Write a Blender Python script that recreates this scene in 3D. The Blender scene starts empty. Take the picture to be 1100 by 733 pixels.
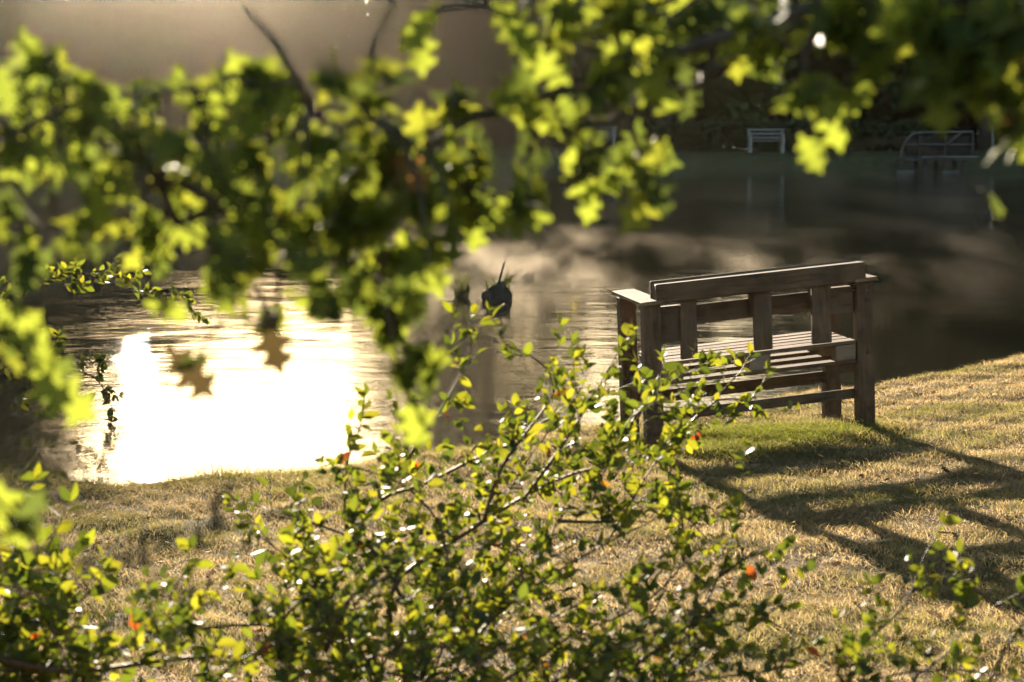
import bpy, bmesh, math, random
import numpy as np
from mathutils import Vector, Matrix

R = math.radians
scene = bpy.context.scene
COL = scene.collection
random.seed(7)
rng = np.random.default_rng(11)

# ------------------------------------------------------------------ camera
CAM_Z = 2.55
F_PX = 70.0 / 36.0 * 1100.0
HORIZON = 105.0
PITCH = math.atan((366.5 - HORIZON) / F_PX)
cam_d = bpy.data.cameras.new("camera")
cam_d.lens = 70.0
cam_d.sensor_width = 36.0
cam_d.clip_start = 0.05
cam_d.clip_end = 2000.0
cam_d.dof.use_dof = True
cam_d.dof.focus_distance = 11.0
cam_d.dof.aperture_fstop = 5.0
cam = bpy.data.objects.new("camera", cam_d)
cam.location = (0, 0, CAM_Z)
cam.rotation_euler = (R(90) - PITCH, 0, 0)
COL.objects.link(cam)
scene.camera = cam

# ------------------------------------------------------------------ sky, sun, exposure
SUN_AZ = math.atan((145 - 550) / F_PX)      # left of the view direction
SUN_EL = R(7.8)
world = bpy.data.worlds.new("World")
scene.world = world
world.use_nodes = True
wn = world.node_tree.nodes
wl = world.node_tree.links
sky = wn.new("ShaderNodeTexSky")
sky.sky_type = 'NISHITA'
sky.sun_disc = False
sky.sun_elevation = SUN_EL
sky.sun_rotation = SUN_AZ
sky.dust_density = 1.2
wl.new(sky.outputs[0], wn["Background"].inputs[0])
wn["Background"].inputs[1].default_value = 0.055
sun_dir = Vector((math.sin(SUN_AZ) * math.cos(SUN_EL), math.cos(SUN_AZ) * math.cos(SUN_EL), math.sin(SUN_EL)))
sun_d = bpy.data.lights.new("sun", 'SUN')
sun_d.energy = 5.0
sun_d.angle = R(0.5)
sun_d.color = (1.0, 0.86, 0.66)
sun = bpy.data.objects.new("sun", sun_d)
sun.rotation_euler = sun_dir.to_track_quat('Z', 'Y').to_euler()
sun.location = (0, 0, 30)
COL.objects.link(sun)
scene.view_settings.view_transform = 'Standard'
scene.view_settings.look = 'None'
scene.view_settings.gamma = 1.0
scene.view_settings.exposure = 2.15
scene.cycles.use_denoising = True
scene.cycles.denoising_input_passes = 'RGB'
scene.cycles.max_bounces = 8
scene.cycles.volume_bounces = 1
scene.cycles.transparent_max_bounces = 8

FWD = Vector((0, math.cos(PITCH), -math.sin(PITCH)))
UPV = Vector((0, math.sin(PITCH), math.cos(PITCH)))


def at(px, py, depth):
    """point seen at photo pixel (px, py), depth metres in front of the camera (world Y)"""
    d = FWD + Vector(((px - 550) / F_PX, 0, 0)) + UPV * ((366.5 - py) / F_PX)
    return Vector((0, 0, CAM_Z)) + d * (depth / d.y)


# ------------------------------------------------------------------ terrain
def smooth(t):
    t = np.clip(t, 0, 1)
    return t * t * (3 - 2 * t)


_edge_x = np.array([-30, -9.0, -6.0, -4.8, -4.0, -2.6, -1.3, 0.7, 2.2, 3.0, 4.2, 8, 14, 30, 60])
_edge_y = np.array([60, 34.0, 24.0, 17.0, 13.4, 13.1, 13.5, 14.6, 15.3, 15.6, 16.2, 19, 26, 40, 60])
_lip_x = np.array([-30, -4.0, -1.3, 0.9, 2.3, 3.0, 4.2, 8, 30])
_lip_h = np.array([0.3, 0.05, 0.10, 0.26, 0.375, 0.45, 0.585, 0.8, 0.95])


def wob(x, y, k, seed):
    return (np.sin(x * k + 1.3 * seed) * np.cos(y * k * 1.17 + 2.1 * seed) + 0.5 * np.sin(x * k * 2.3 + y * k * 1.9 + seed)
            + 0.25 * np.cos(x * k * 4.7 - y * k * 5.3 + 3 * seed)) / 1.75


def near_s(x, y):
    e = np.interp(x, _edge_x, _edge_y)
    return e - y + 0.13 * wob(x, y, 2.1, 3) + 0.05 * wob(x, y, 7.3, 5)


def far_edge(x):
    return 70.0 + 0.8 * np.sin(x * 0.13) + 0.3 * np.sin(x * 0.9)


def ground_z(x, y):
    x = np.asarray(x, float)
    y = np.asarray(y, float)
    s = near_s(x, y)
    sf = y - far_edge(x)
    lip = np.interp(x, _lip_x, _lip_h)
    sp = np.maximum(s, 0)
    near = lip * smooth(s / 0.8) + 0.012 * np.minimum(sp, 30) + 0.0034 * np.minimum(sp, 14) ** 2
    near = near + smooth(s / 1.0) * (0.018 * wob(x, y, 1.9, 1) + 0.009 * wob(x, y, 5.3, 2) + 0.007 * wob(x, y, 11.0, 6))
    sfp = np.maximum(sf, 0)
    far = 0.42 * smooth(sf / 1.2) + 0.02 * np.minimum(sfp, 15) + 9.0 * smooth((sf - 14) / 70)
    far = far + smooth(sf) * 0.05 * wob(x, y, 0.9, 5)
    under = -0.6 * smooth(np.minimum(-s, -sf) / 1.5) - 0.02
    return np.where(s > 0, near, np.where(sf > 0, far, under))


def gz(x, y):
    return float(ground_z(x, y))


def on_ground(px, py):
    a, b = 3.0, 140.0
    prev = None
    for i in range(6000):
        d = 3.0 + i * 0.02
        p = at(px, py, d)
        if p.z < gz(p.x, p.y):
            return Vector((p.x, p.y, gz(p.x, p.y)))
    return at(px, py, 100)


# ------------------------------------------------------------------ helpers
def new_mat(name):
    m = bpy.data.materials.new(name)
    m.use_nodes = True
    nt = m.node_tree
    nt.nodes.clear()
    out = nt.nodes.new("ShaderNodeOutputMaterial")
    return m, nt, out


def ramp(nt, stops):
    r = nt.nodes.new("ShaderNodeValToRGB")
    while len(r.color_ramp.elements) > 2:
        r.color_ramp.elements.remove(r.color_ramp.elements[-1])
    for i, (p, c) in enumerate(stops):
        e = r.color_ramp.elements[i] if i < 2 else r.color_ramp.elements.new(p)
        e.position = p
        e.color = (*c, 1)
    return r


def noise(nt, vec, scale, detail=4, rough=0.6):
    n = nt.nodes.new("ShaderNodeTexNoise")
    n.inputs["Scale"].default_value = scale
    n.inputs["Detail"].default_value = detail
    n.inputs["Roughness"].default_value = rough
    if vec is not None:
        nt.links.new(vec, n.inputs["Vector"])
    return n


def leaf_mat(name, trans=0.5, rough=0.35, spec=0.5, tcol=(1.0, 1.0, 1.0), tgain=1.0):
    m, nt, out = new_mat(name)
    at_ = nt.nodes.new("ShaderNodeAttribute")
    at_.attribute_name = "Col"
    p = nt.nodes.new("ShaderNodeBsdfPrincipled")
    p.inputs["Roughness"].default_value = rough
    p.inputs["Specular IOR Level"].default_value = spec
    tr = nt.nodes.new("ShaderNodeBsdfTranslucent")
    mul = nt.nodes.new("ShaderNodeMix")
    mul.data_type = 'RGBA'
    mul.blend_type = 'MULTIPLY'
    mul.inputs[0].default_value = 1
    mul.inputs[7].default_value = (*[c * tgain for c in tcol], 1)
    nt.links.new(at_.outputs["Color"], mul.inputs[6])
    nt.links.new(at_.outputs["Color"], p.inputs["Base Color"])
    nt.links.new(mul.outputs[2], tr.inputs["Color"])
    mx = nt.nodes.new("ShaderNodeMixShader")
    mx.inputs[0].default_value = trans
    nt.links.new(p.outputs[0], mx.inputs[1])
    nt.links.new(tr.outputs[0], mx.inputs[2])
    nt.links.new(mx.outputs[0], out.inputs["Surface"])
    return m


def bark_mat(name, c1, c2, scale=30, rough=0.85):
    m, nt, out = new_mat(name)
    tc = nt.nodes.new("ShaderNodeTexCoord")
    n = noise(nt, tc.outputs["Object"], scale, 6, 0.65)
    r = ramp(nt, [(0.35, c1), (0.65, c2)])
    nt.links.new(n.outputs["Fac"], r.inputs[0])
    p = nt.nodes.new("ShaderNodeBsdfPrincipled")
    p.inputs["Roughness"].default_value = rough
    p.inputs["Specular IOR Level"].default_value = 0.3
    nt.links.new(r.outputs[0], p.inputs["Base Color"])
    b = nt.nodes.new("ShaderNodeBump")
    b.inputs["Strength"].default_value = 0.6
    b.inputs["Distance"].default_value = 0.01
    nt.links.new(n.outputs["Fac"], b.inputs["Height"])
    nt.links.new(b.outputs[0], p.inputs["Normal"])
    nt.links.new(p.outputs[0], out.inputs["Surface"])
    return m


def make_mesh(name, verts, tris=None, quads=None, mat=None, parent=None, col=None, smooth_=False):
    me = bpy.data.meshes.new(name)
    verts = np.asarray(verts, np.float32).reshape(-1, 3)
    loops, starts, totals = [], [], []
    n = 0
    parts = []
    if quads is not None and len(quads):
        q = np.asarray(quads, np.int32).reshape(-1, 4)
        parts.append((q, 4))
    if tris is not None and len(tris):
        t = np.asarray(tris, np.int32).reshape(-1, 3)
        parts.append((t, 3))
    for a, k in parts:
        loops.append(a.ravel())
        starts.append(n + np.arange(len(a)) * k)
        totals.append(np.full(len(a), k))
        n += a.size
    me.vertices.add(len(verts))
    me.vertices.foreach_set("co", verts.ravel())
    me.loops.add(n)
    me.loops.foreach_set("vertex_index", np.concatenate(loops).astype(np.int32))
    st = np.concatenate(starts).astype(np.int32)
    me.polygons.add(len(st))
    me.polygons.foreach_set("loop_start", st)
    me.update(calc_edges=True)
    if col is not None:
        c = np.ones((len(verts), 4), np.float32)
        c[:, :3] = np.asarray(col, np.float32).reshape(-1, 3)
        a = me.color_attributes.new("Col", 'FLOAT_COLOR', 'POINT')
        a.data.foreach_set("color", c.ravel())
    if smooth_:
        me.polygons.foreach_set("use_smooth", np.ones(len(st), bool))
    me.validate()
    o = bpy.data.objects.new(name, me)
    if mat is not None:
        me.materials.append(mat)
    COL.objects.link(o)
    if parent is not None:
        o.parent = parent
    return o


def empty(name, loc, label, cat, group=None, rot=None):
    o = bpy.data.objects.new(name, None)
    o.location = loc
    o.empty_display_size = 0.2
    if rot is not None:
        o.rotation_euler = rot
    o["label"] = label
    o["category"] = cat
    if group:
        o["group"] = group
    COL.objects.link(o)
    return o


def kind(o, k, label=None, cat=None):
    o["kind"] = k
    if label:
        o["label"] = label
    if cat:
        o["category"] = cat
    return o


class Tubes:
    """collects tapered tubes into one mesh"""

    def __init__(self, off=(0, 0, 0)):
        self.v, self.q, self.t = [], [], []
        self.off = Vector(off)

    def add(self, pts, radii, n=6, rough=0.0):
        pts = [Vector(p) - self.off for p in pts]
        base = len(self.v)
        prev = None
        for i, p in enumerate(pts):
            a = pts[max(i - 1, 0)]
            b = pts[min(i + 1, len(pts) - 1)]
            t = (b - a)
            if t.length < 1e-9:
                t = Vector((0, 0, 1))
            t.normalize()
            if prev is None:
                u = t.orthogonal().normalized()
            else:
                u = (prev - t * prev.dot(t))
                u = u.normalized() if u.length > 1e-6 else t.orthogonal().normalized()
            prev = u
            w = t.cross(u)
            for k in range(n):
                ang = 2 * math.pi * k / n
                r = radii[i] * (1 + rough * (random.random() - 0.5))
                self.v.append(p + (u * math.cos(ang) + w * math.sin(ang)) * r)
        for i in range(len(pts) - 1):
            for k in range(n):
                k2 = (k + 1) % n
                self.q.append((base + i * n + k, base + i * n + k2, base + (i + 1) * n + k2, base + (i + 1) * n + k))
        c0 = len(self.v)
        self.v.append(pts[0])
        self.v.append(pts[-1])
        e = base + (len(pts) - 1) * n
        for k in range(n):
            k2 = (k + 1) % n
            self.t.append((c0, base + k2, base + k))
            self.t.append((c0 + 1, e + k, e + k2))

    def build(self, name, mat, parent=None):
        return make_mesh(name, [tuple(v) for v in self.v], self.t, self.q, mat, parent, smooth_=True)


def curve(pts, step):
    """Catmull-Rom resampling of control points"""
    pts = [Vector(p) for p in pts]
    if len(pts) == 2:
        n = max(2, int((pts[1] - pts[0]).length / step) + 1)
        return [pts[0].lerp(pts[1], i / n) for i in range(n + 1)]
    out = []
    for i in range(len(pts) - 1):
        p0 = pts[max(i - 1, 0)]
        p1, p2 = pts[i], pts[i + 1]
        p3 = pts[min(i + 2, len(pts) - 1)]
        n = max(1, int((p2 - p1).length / step))
        for k in range(n):
            t = k / n
            out.append(0.5 * ((2 * p1) + (p2 - p0) * t + (2 * p0 - 5 * p1 + 4 * p2 - p3) * t * t + (3 * p1 - p0 - 3 * p2 + p3) * t ** 3))
    out.append(pts[-1])
    return out


def rvec():
    while True:
        v = Vector((random.uniform(-1, 1), random.uniform(-1, 1), random.uniform(-1, 1)))
        if 0.05 < v.length < 1:
            return v.normalized()


# leaf templates: (t along, half width, lift) -> vertices in leaf space (x across, y along, z normal)
def template(widths, fold=0.18, droop=0.25):
    n = len(widths)
    v, q = [], []
    for i, w in enumerate(widths):
        t = i / (n - 1)
        zc = -droop * t * t
        v += [(-w, t, zc + fold * w), (0, t, zc), (w, t, zc + fold * w)]
    for i in range(n - 1):
        a = i * 3
        q += [(a, a + 1, a + 4, a + 3), (a + 1, a + 2, a + 5, a + 4)]
    return np.array(v, np.float32), np.array(q, np.int32)


ts = np.linspace(0, 1, 17)
OAK = template(np.maximum(0.012, 0.30 * np.sin(np.pi * np.clip(ts, 0, 1) ** 1.15) ** 0.8 * (0.72 + 0.42 * np.cos(2 * np.pi * (ts * 4.0 - 0.1))) + 0.01))
te = np.linspace(0, 1, 7)
ELL = template(np.maximum(0.004, 0.27 * np.sin(np.pi * te ** 0.92) ** 0.85), fold=0.3, droop=0.18)
CARD = template(np.array([0.06, 0.38, 0.30, 0.03]), fold=0.25, droop=0.25)


class Leaves:
    def __init__(self, tmpl, off=(0, 0, 0)):
        self.tv, self.tq = tmpl
        self.P, self.D, self.N, self.S, self.C = [], [], [], [], []
        self.off = np.array(off, np.float32)

    def add(self, p, d, n, size, col):
        self.P.append(tuple(p))
        self.D.append(tuple(d))
        self.N.append(tuple(n))
        self.S.append(size)
        self.C.append(col)

    def arrays(self):
        P, D, N = (np.array(a, np.float32) for a in (self.P, self.D, self.N))
        S = np.array(self.S, np.float32)
        C = np.array(self.C, np.float32)
        D /= np.linalg.norm(D, axis=1, keepdims=True)
        N = N - D * (N * D).sum(1, keepdims=True)
        ln = np.linalg.norm(N, axis=1, keepdims=True)
        N = np.where(ln > 1e-4, N / np.maximum(ln, 1e-4), np.cross(D, [0.3, 0.5, 0.81]))
        X = np.cross(D, N)
        tv = self.tv
        k = len(tv)
        curl = rng.uniform(-0.6, 1.6, len(P)).astype(np.float32)
        V = (P - self.off)[:, None, :] + S[:, None, None] * (
            tv[None, :, 0:1] * X[:, None, :] + tv[None, :, 1:2] * D[:, None, :]
            + (tv[None, :, 2:3] * curl[:, None, None]) * N[:, None, :])
        Q = self.tq[None] + (np.arange(len(P)) * k)[:, None, None]
        # a paler midrib, and a slight change of colour towards the tip
        rib = np.where(np.abs(tv[:, 0]) < 1e-6, 1.15, 1.0)[None, :, None]
        CC = C[:, None, :] * rib
        return V.reshape(-1, 3), Q.reshape(-1, 4), np.broadcast_to(CC, (len(P), k, 3)).reshape(-1, 3)

    def build(self, name, mat, parent=None):
        v, q, c = self.arrays()
        return make_mesh(name, v, None, q, mat, parent, c)


# ------------------------------------------------------------------ materials
def ground_mat():
    m, nt, out = new_mat("dry_grass_ground")
    g = nt.nodes.new("ShaderNodeNewGeometry")
    n1 = noise(nt, g.outputs["Position"], 1.3, 5, 0.6)
    n2 = noise(nt, g.outputs["Position"], 60, 5, 0.75)
    r1 = ramp(nt, [(0.36, (0.075, 0.085, 0.028)), (0.58, (0.20, 0.14, 0.068))])
    r2 = ramp(nt, [(0.30, (0.28, 0.26, 0.24)), (0.72, (1.15, 1.1, 1.0))])
    nt.links.new(n1.outputs["Fac"], r1.inputs[0])
    nt.links.new(n2.outputs["Fac"], r2.inputs[0])
    mul = nt.nodes.new("ShaderNodeMix")
    mul.data_type = 'RGBA'
    mul.blend_type = 'MULTIPLY'
    mul.inputs[0].default_value = 1
    nt.links.new(r1.outputs[0], mul.inputs[6])
    nt.links.new(r2.outputs[0], mul.inputs[7])
    # the far bank is damp green turf and woodland floor
    sep = nt.nodes.new("ShaderNodeSeparateXYZ")
    nt.links.new(g.outputs["Position"], sep.inputs[0])
    mr = nt.nodes.new("ShaderNodeMapRange")
    mr.inputs[1].default_value = 35
    mr.inputs[2].default_value = 60
    nt.links.new(sep.outputs["Y"], mr.inputs[0])
    n3 = noise(nt, g.outputs["Position"], 3, 5, 0.7)
    r3 = ramp(nt, [(0.3, (0.05, 0.056, 0.026)), (0.7, (0.15, 0.145, 0.07))])
    nt.links.new(n3.outputs["Fac"], r3.inputs[0])
    mx = nt.nodes.new("ShaderNodeMix")
    mx.data_type = 'RGBA'
    nt.links.new(mr.outputs[0], mx.inputs[0])
    nt.links.new(mul.outputs[2], mx.inputs[6])
    nt.links.new(r3.outputs[0], mx.inputs[7])
    p = nt.nodes.new("ShaderNodeBsdfPrincipled")
    p.inputs["Roughness"].default_value = 0.95
    p.inputs["Specular IOR Level"].default_value = 0.1
    nt.links.new(mx.outputs[2], p.inputs["Base Color"])
    b = nt.nodes.new("ShaderNodeBump")
    b.inputs["Strength"].default_value = 0.8
    b.inputs["Distance"].default_value = 0.02
    nt.links.new(n2.outputs["Fac"], b.inputs["Height"])
    nt.links.new(b.outputs[0], p.inputs["Normal"])
    nt.links.new(p.outputs[0], out.inputs["Surface"])
    return m


def water_mat():
    m, nt, out = new_mat("pond_water")
    g = nt.nodes.new("ShaderNodeNewGeometry")
    mp = nt.nodes.new("ShaderNodeMapping")
    mp.inputs["Scale"].default_value = (1.0, 1.5, 1.0)
    nt.links.new(g.outputs["Position"], mp.inputs[0])
    n1 = noise(nt, mp.outputs[0], 1.0, 2, 0.5)
    n2 = noise(nt, mp.outputs[0], 6.0, 3, 0.6)
    n3 = noise(nt, g.outputs["Position"], 0.35, 2, 0.5)      # calm and ruffled patches
    n4 = noise(nt, g.outputs["Position"], 24.0, 2, 0.6)
    mr = nt.nodes.new("ShaderNodeMapRange")
    mr.inputs[1].default_value = .35
    mr.inputs[2].default_value = .65
    mr.inputs[3].default_value = .10
    mr.inputs[4].default_value = .34
    nt.links.new(n3.outputs["Fac"], mr.inputs[0])
    ad = nt.nodes.new("ShaderNodeMath")
    ad.operation = 'MULTIPLY_ADD'
    nt.links.new(n2.outputs["Fac"], ad.inputs[0])
    nt.links.new(mr.outputs[0], ad.inputs[1])
    nt.links.new(n1.outputs["Fac"], ad.inputs[2])
    ad2 = nt.nodes.new("ShaderNodeMath")
    ad2.operation = 'MULTIPLY_ADD'
    ad2.inputs[1].default_value = .055
    nt.links.new(n4.outputs["Fac"], ad2.inputs[0])
    nt.links.new(ad.outputs[0], ad2.inputs[2])
    b = nt.nodes.new("ShaderNodeBump")
    b.inputs["Strength"].default_value = 1.0
    b.inputs["Distance"].default_value = 0.012
    nt.links.new(ad2.outputs[0], b.inputs["Height"])
    p = nt.nodes.new("ShaderNodeBsdfPrincipled")
    p.inputs["Base Color"].default_value = (0.030, 0.026, 0.016, 1)
    p.inputs["Roughness"].default_value = 0.03
    p.inputs["IOR"].default_value = 1.333
    nt.links.new(b.outputs[0], p.inputs["Normal"])
    nt.links.new(p.outputs[0], out.inputs["Surface"])
    return m


def wood_mat(name, c1, c2, rough=0.8):
    m, nt, out = new_mat(name)
    tc = nt.nodes.new("ShaderNodeTexCoord")
    oi = nt.nodes.new("ShaderNodeObjectInfo")
    mp = nt.nodes.new("ShaderNodeMapping")
    at_ = nt.nodes.new("ShaderNodeAttribute")
    at_.attribute_name = "Col"          # r: which way the grain runs, g: board tone
    sep = nt.nodes.new("ShaderNodeSeparateColor")
    nt.links.new(at_.outputs["Color"], sep.inputs[0])
    mixv = nt.nodes.new("ShaderNodeMix")
    mixv.data_type = 'VECTOR'
    mixv.inputs[4].default_value = (3, 34, 34)
    mixv.inputs[5].default_value = (34, 34, 3)
    nt.links.new(sep.outputs[0], mixv.inputs[0])
    nt.links.new(mixv.outputs[1], mp.inputs["Scale"])
    nt.links.new(tc.outputs["Object"], mp.inputs[0])
    n1 = noise(nt, mp.outputs[0], 1.6, 6, 0.7)
    n2 = noise(nt, tc.outputs["Object"], 5, 3, 0.6)
    ad = nt.nodes.new("ShaderNodeMath")
    ad.operation = 'MULTIPLY_ADD'
    ad.inputs[1].default_value = 0.5
    nt.links.new(n2.outputs["Fac"], ad.inputs[0])
    sc = nt.nodes.new("ShaderNodeMath")
    sc.operation = 'MULTIPLY'
    sc.inputs[1].default_value = 0.6
    nt.links.new(n1.outputs["Fac"], sc.inputs[0])
    nt.links.new(sc.outputs[0], ad.inputs[2])
    r0 = ramp(nt, [(0.38, c1), (0.70, c2)])
    nt.links.new(ad.outputs[0], r0.inputs[0])
    n4 = noise(nt, tc.outputs["Object"], 3.3, 5, 0.7)       # greyed, weathered patches
    r4 = ramp(nt, [(0.47, (0, 0, 0)), (0.68, (.4, .4, .4))])
    nt.links.new(n4.outputs["Fac"], r4.inputs[0])
    r = nt.nodes.new("ShaderNodeMix")
    r.data_type = 'RGBA'
    nt.links.new(r4.outputs[0], r.inputs[0])
    nt.links.new(r0.outputs[0], r.inputs[6])
    r.inputs[7].default_value = (*[.5 * (a + b) * .45 + .075 for a, b in zip(c1, c2)], 1)
    mul = nt.nodes.new("ShaderNodeMix")
    mul.data_type = 'RGBA'
    mul.blend_type = 'MULTIPLY'
    mul.inputs[0].default_value = 1
    cmb = nt.nodes.new("ShaderNodeCombineColor")
    for k in range(3):
        nt.links.new(sep.outputs[1], cmb.inputs[k])
    nt.links.new(r.outputs[2], mul.inputs[6])
    nt.links.new(cmb.outputs[0], mul.inputs[7])
    p = nt.nodes.new("ShaderNodeBsdfPrincipled")
    p.inputs["Roughness"].default_value = rough
    p.inputs["Specular IOR Level"].default_value = 0.35
    nt.links.new(mul.outputs[2], p.inputs["Base Color"])
    b = nt.nodes.new("ShaderNodeBump")
    b.inputs["Strength"].default_value = 0.5
    b.inputs["Distance"].default_value = 0.004
    nt.links.new(n1.outputs["Fac"], b.inputs["Height"])
    nt.links.new(b.outputs[0], p.inputs["Normal"])
    nt.links.new(p.outputs[0], out.inputs["Surface"])
    return m


M_GROUND = ground_mat()
M_WATER = water_mat()
M_GRASS = leaf_mat("grass_blades", 0.5, 0.75, 0.08, (1.1, 1.04, .85), 1.15)
M_OAK = leaf_mat("oak_leaf", 0.5, 0.55, 0.3, (1.22, 1.16, 0.8), 1.42)
M_SHRUB = leaf_mat("shrub_leaf", 0.5, 0.55, 0.4, (1.3, 1.15, 0.42), 1.3)
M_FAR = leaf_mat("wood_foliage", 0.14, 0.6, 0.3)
M_BARK = bark_mat("oak_bark", (0.06, 0.045, 0.035), (0.14, 0.11, 0.085), 40)
M_STEM = bark_mat("shrub_stem", (0.07, 0.04, 0.025), (0.15, 0.09, 0.055), 60, 0.6)
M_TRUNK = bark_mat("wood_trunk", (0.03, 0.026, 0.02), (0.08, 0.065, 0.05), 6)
M_PALLET = wood_mat("weathered_pallet_wood", (0.030, 0.018, 0.010), (0.22, 0.135, 0.075))
M_GREYWOOD = wood_mat("silvery_bench_wood", (0.17, 0.165, 0.16), (0.34, 0.33, 0.32))
M_ENDGRAIN = wood_mat('pale_end_grain', (0.22, 0.15, 0.10), (0.40, 0.29, 0.205))
M_DARKWOOD = wood_mat("dark_wet_wood", (0.03, 0.028, 0.026), (0.09, 0.08, 0.07))

# ------------------------------------------------------------------ ground and water
def axis(segments):
    out = []
    for a, b, st in segments:
        out += list(np.arange(a, b, st))
    out.append(segments[-1][1])
    return np.array(out)


gx = axis([(-220, -60, 10), (-60, -12, 2), (-12, -5, 0.4), (-5, 5.5, 0.1), (5.5, 12, 0.4), (12, 60, 2), (60, 220, 10)])
gy = axis([(-40, -6, 3), (-6, 5, 0.5), (5, 18, 0.1), (18, 30, 0.6), (30, 66, 2), (66, 80, 0.4), (80, 120, 2), (120, 280, 10)])
XX, YY = np.meshgrid(gx, gy)
ZZ = ground_z(XX, YY)
nx, ny = len(gx), len(gy)
ii = np.arange(nx * ny).reshape(ny, nx)
quads = np.stack([ii[:-1, :-1], ii[:-1, 1:], ii[1:, 1:], ii[1:, :-1]], -1).reshape(-1, 4)
ground = make_mesh("ground", np.stack([XX, YY, ZZ], -1), None, quads, M_GROUND, smooth_=True)
kind(ground, "structure")
wv = [(-80, 5, 0), (100, 5, 0), (100, 78, 0), (-80, 78, 0)]
water = make_mesh("water", wv, None, [(0, 1, 2, 3)], M_WATER)
kind(water, "structure")

# ------------------------------------------------------------------ the wood behind the pond
def far_tree_meshes(seed, height, radius, nclump, nleaf, card, low=0.15, tint=1.0):
    random.seed(seed)
    tb = Tubes()
    lean = rvec() * 0.4
    trunk = [Vector((0, 0, -0.3)), Vector((lean.x * .3, lean.y * .3, height * .3)), Vector((lean.x, lean.y, height * .65)), Vector((lean.x, lean.y, height * .95))]
    tr = curve(trunk, height / 10)
    n = len(tr)
    tb.add(tr, [0.016 * height * (1 - 0.85 * i / (n - 1)) + (0.008 * height if i == 0 else 0) for i in range(n)], 8, 0.15)
    br = Tubes()
    lv = Leaves(CARD)
    for c in range(nclump):
        h = height * (low + (1 - low) * random.random() ** 0.8)
        fr = (h / height - low) / (1 - low)
        rr = radius * (0.35 + 1.0 * math.sin(math.pi * min(1, 0.18 + 0.82 * fr)) ** 0.7)
        ang = random.uniform(0, 2 * math.pi)
        q = Vector((math.cos(ang), math.sin(ang), 0)) * rr * random.uniform(0.35, 1.0) + Vector((lean.x * fr, lean.y * fr, h))
        root = tr[min(n - 1, max(1, int((h / height * 0.9 - 0.12) * n)))]
        br.add(curve([root, root.lerp(q, .5) + Vector((0, 0, .3)), q], 0.8), [0.05, 0.04, 0.03, 0.02, 0.02, 0.015, .01, .01, .01, .01, .01, .01, .01, .01, .01, .01][:len(curve([root, root.lerp(q, .5) + Vector((0, 0, .3)), q], 0.8))], 4)
        cr = random.uniform(0.55, 1.15) * radius * 0.36
        tone = random.uniform(0.55, 1.35) * tint
        for k in range(nleaf):
            v = rvec() * cr * random.random() ** 0.45
            v.z *= 0.7
            g = tone * random.uniform(0.8, 1.2)
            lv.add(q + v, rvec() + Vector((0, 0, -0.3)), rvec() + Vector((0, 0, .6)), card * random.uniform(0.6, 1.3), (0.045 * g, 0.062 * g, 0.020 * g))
    a = tb.build("trunk", M_TRUNK)
    b = br.build("branch", M_TRUNK)
    c = lv.build("crown", M_FAR)
    for o in (a, b, c):
        COL.objects.unlink(o)
    return a, b, c


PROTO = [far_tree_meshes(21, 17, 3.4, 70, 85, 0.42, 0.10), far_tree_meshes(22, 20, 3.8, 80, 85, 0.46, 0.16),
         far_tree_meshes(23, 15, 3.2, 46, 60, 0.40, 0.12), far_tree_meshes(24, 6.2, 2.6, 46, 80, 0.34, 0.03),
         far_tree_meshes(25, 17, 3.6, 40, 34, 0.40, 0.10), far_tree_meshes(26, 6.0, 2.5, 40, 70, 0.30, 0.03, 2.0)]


def far_tree(proto, x, y, sc, rz, label, cat, group, name="dark_tree"):
    e = empty(name, (x, y, gz(x, y)), label, cat, group, (0, 0, rz))
    e.scale = (sc, sc, sc)
    for src in PROTO[proto]:
        c = src.copy()
        c.name = src.name.split('.')[0]
        COL.objects.link(c)
        c.parent = e


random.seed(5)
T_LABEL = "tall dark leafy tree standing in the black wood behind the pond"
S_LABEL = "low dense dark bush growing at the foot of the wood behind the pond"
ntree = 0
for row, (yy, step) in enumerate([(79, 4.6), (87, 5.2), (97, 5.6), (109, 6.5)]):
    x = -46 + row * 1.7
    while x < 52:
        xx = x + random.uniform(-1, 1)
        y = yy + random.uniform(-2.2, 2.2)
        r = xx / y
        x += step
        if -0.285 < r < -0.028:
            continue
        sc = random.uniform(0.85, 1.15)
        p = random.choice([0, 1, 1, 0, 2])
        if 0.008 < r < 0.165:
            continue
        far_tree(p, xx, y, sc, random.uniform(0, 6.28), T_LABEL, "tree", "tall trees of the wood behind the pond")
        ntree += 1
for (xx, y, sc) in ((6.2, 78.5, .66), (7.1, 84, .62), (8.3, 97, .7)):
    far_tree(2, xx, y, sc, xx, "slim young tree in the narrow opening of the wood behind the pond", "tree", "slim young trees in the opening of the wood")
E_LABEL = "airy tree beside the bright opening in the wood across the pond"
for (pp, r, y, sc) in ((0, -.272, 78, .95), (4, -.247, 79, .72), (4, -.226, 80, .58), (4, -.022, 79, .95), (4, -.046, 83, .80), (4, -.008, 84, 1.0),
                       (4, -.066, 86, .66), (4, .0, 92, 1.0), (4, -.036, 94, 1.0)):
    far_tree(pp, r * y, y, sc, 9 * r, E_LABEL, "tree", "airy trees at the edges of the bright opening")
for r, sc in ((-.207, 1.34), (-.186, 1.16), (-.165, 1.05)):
    far_tree(3, r * 79, 79, sc, 40 * r, S_LABEL, "bush", "low bushes at the foot of the wood", "dark_bush")
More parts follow.
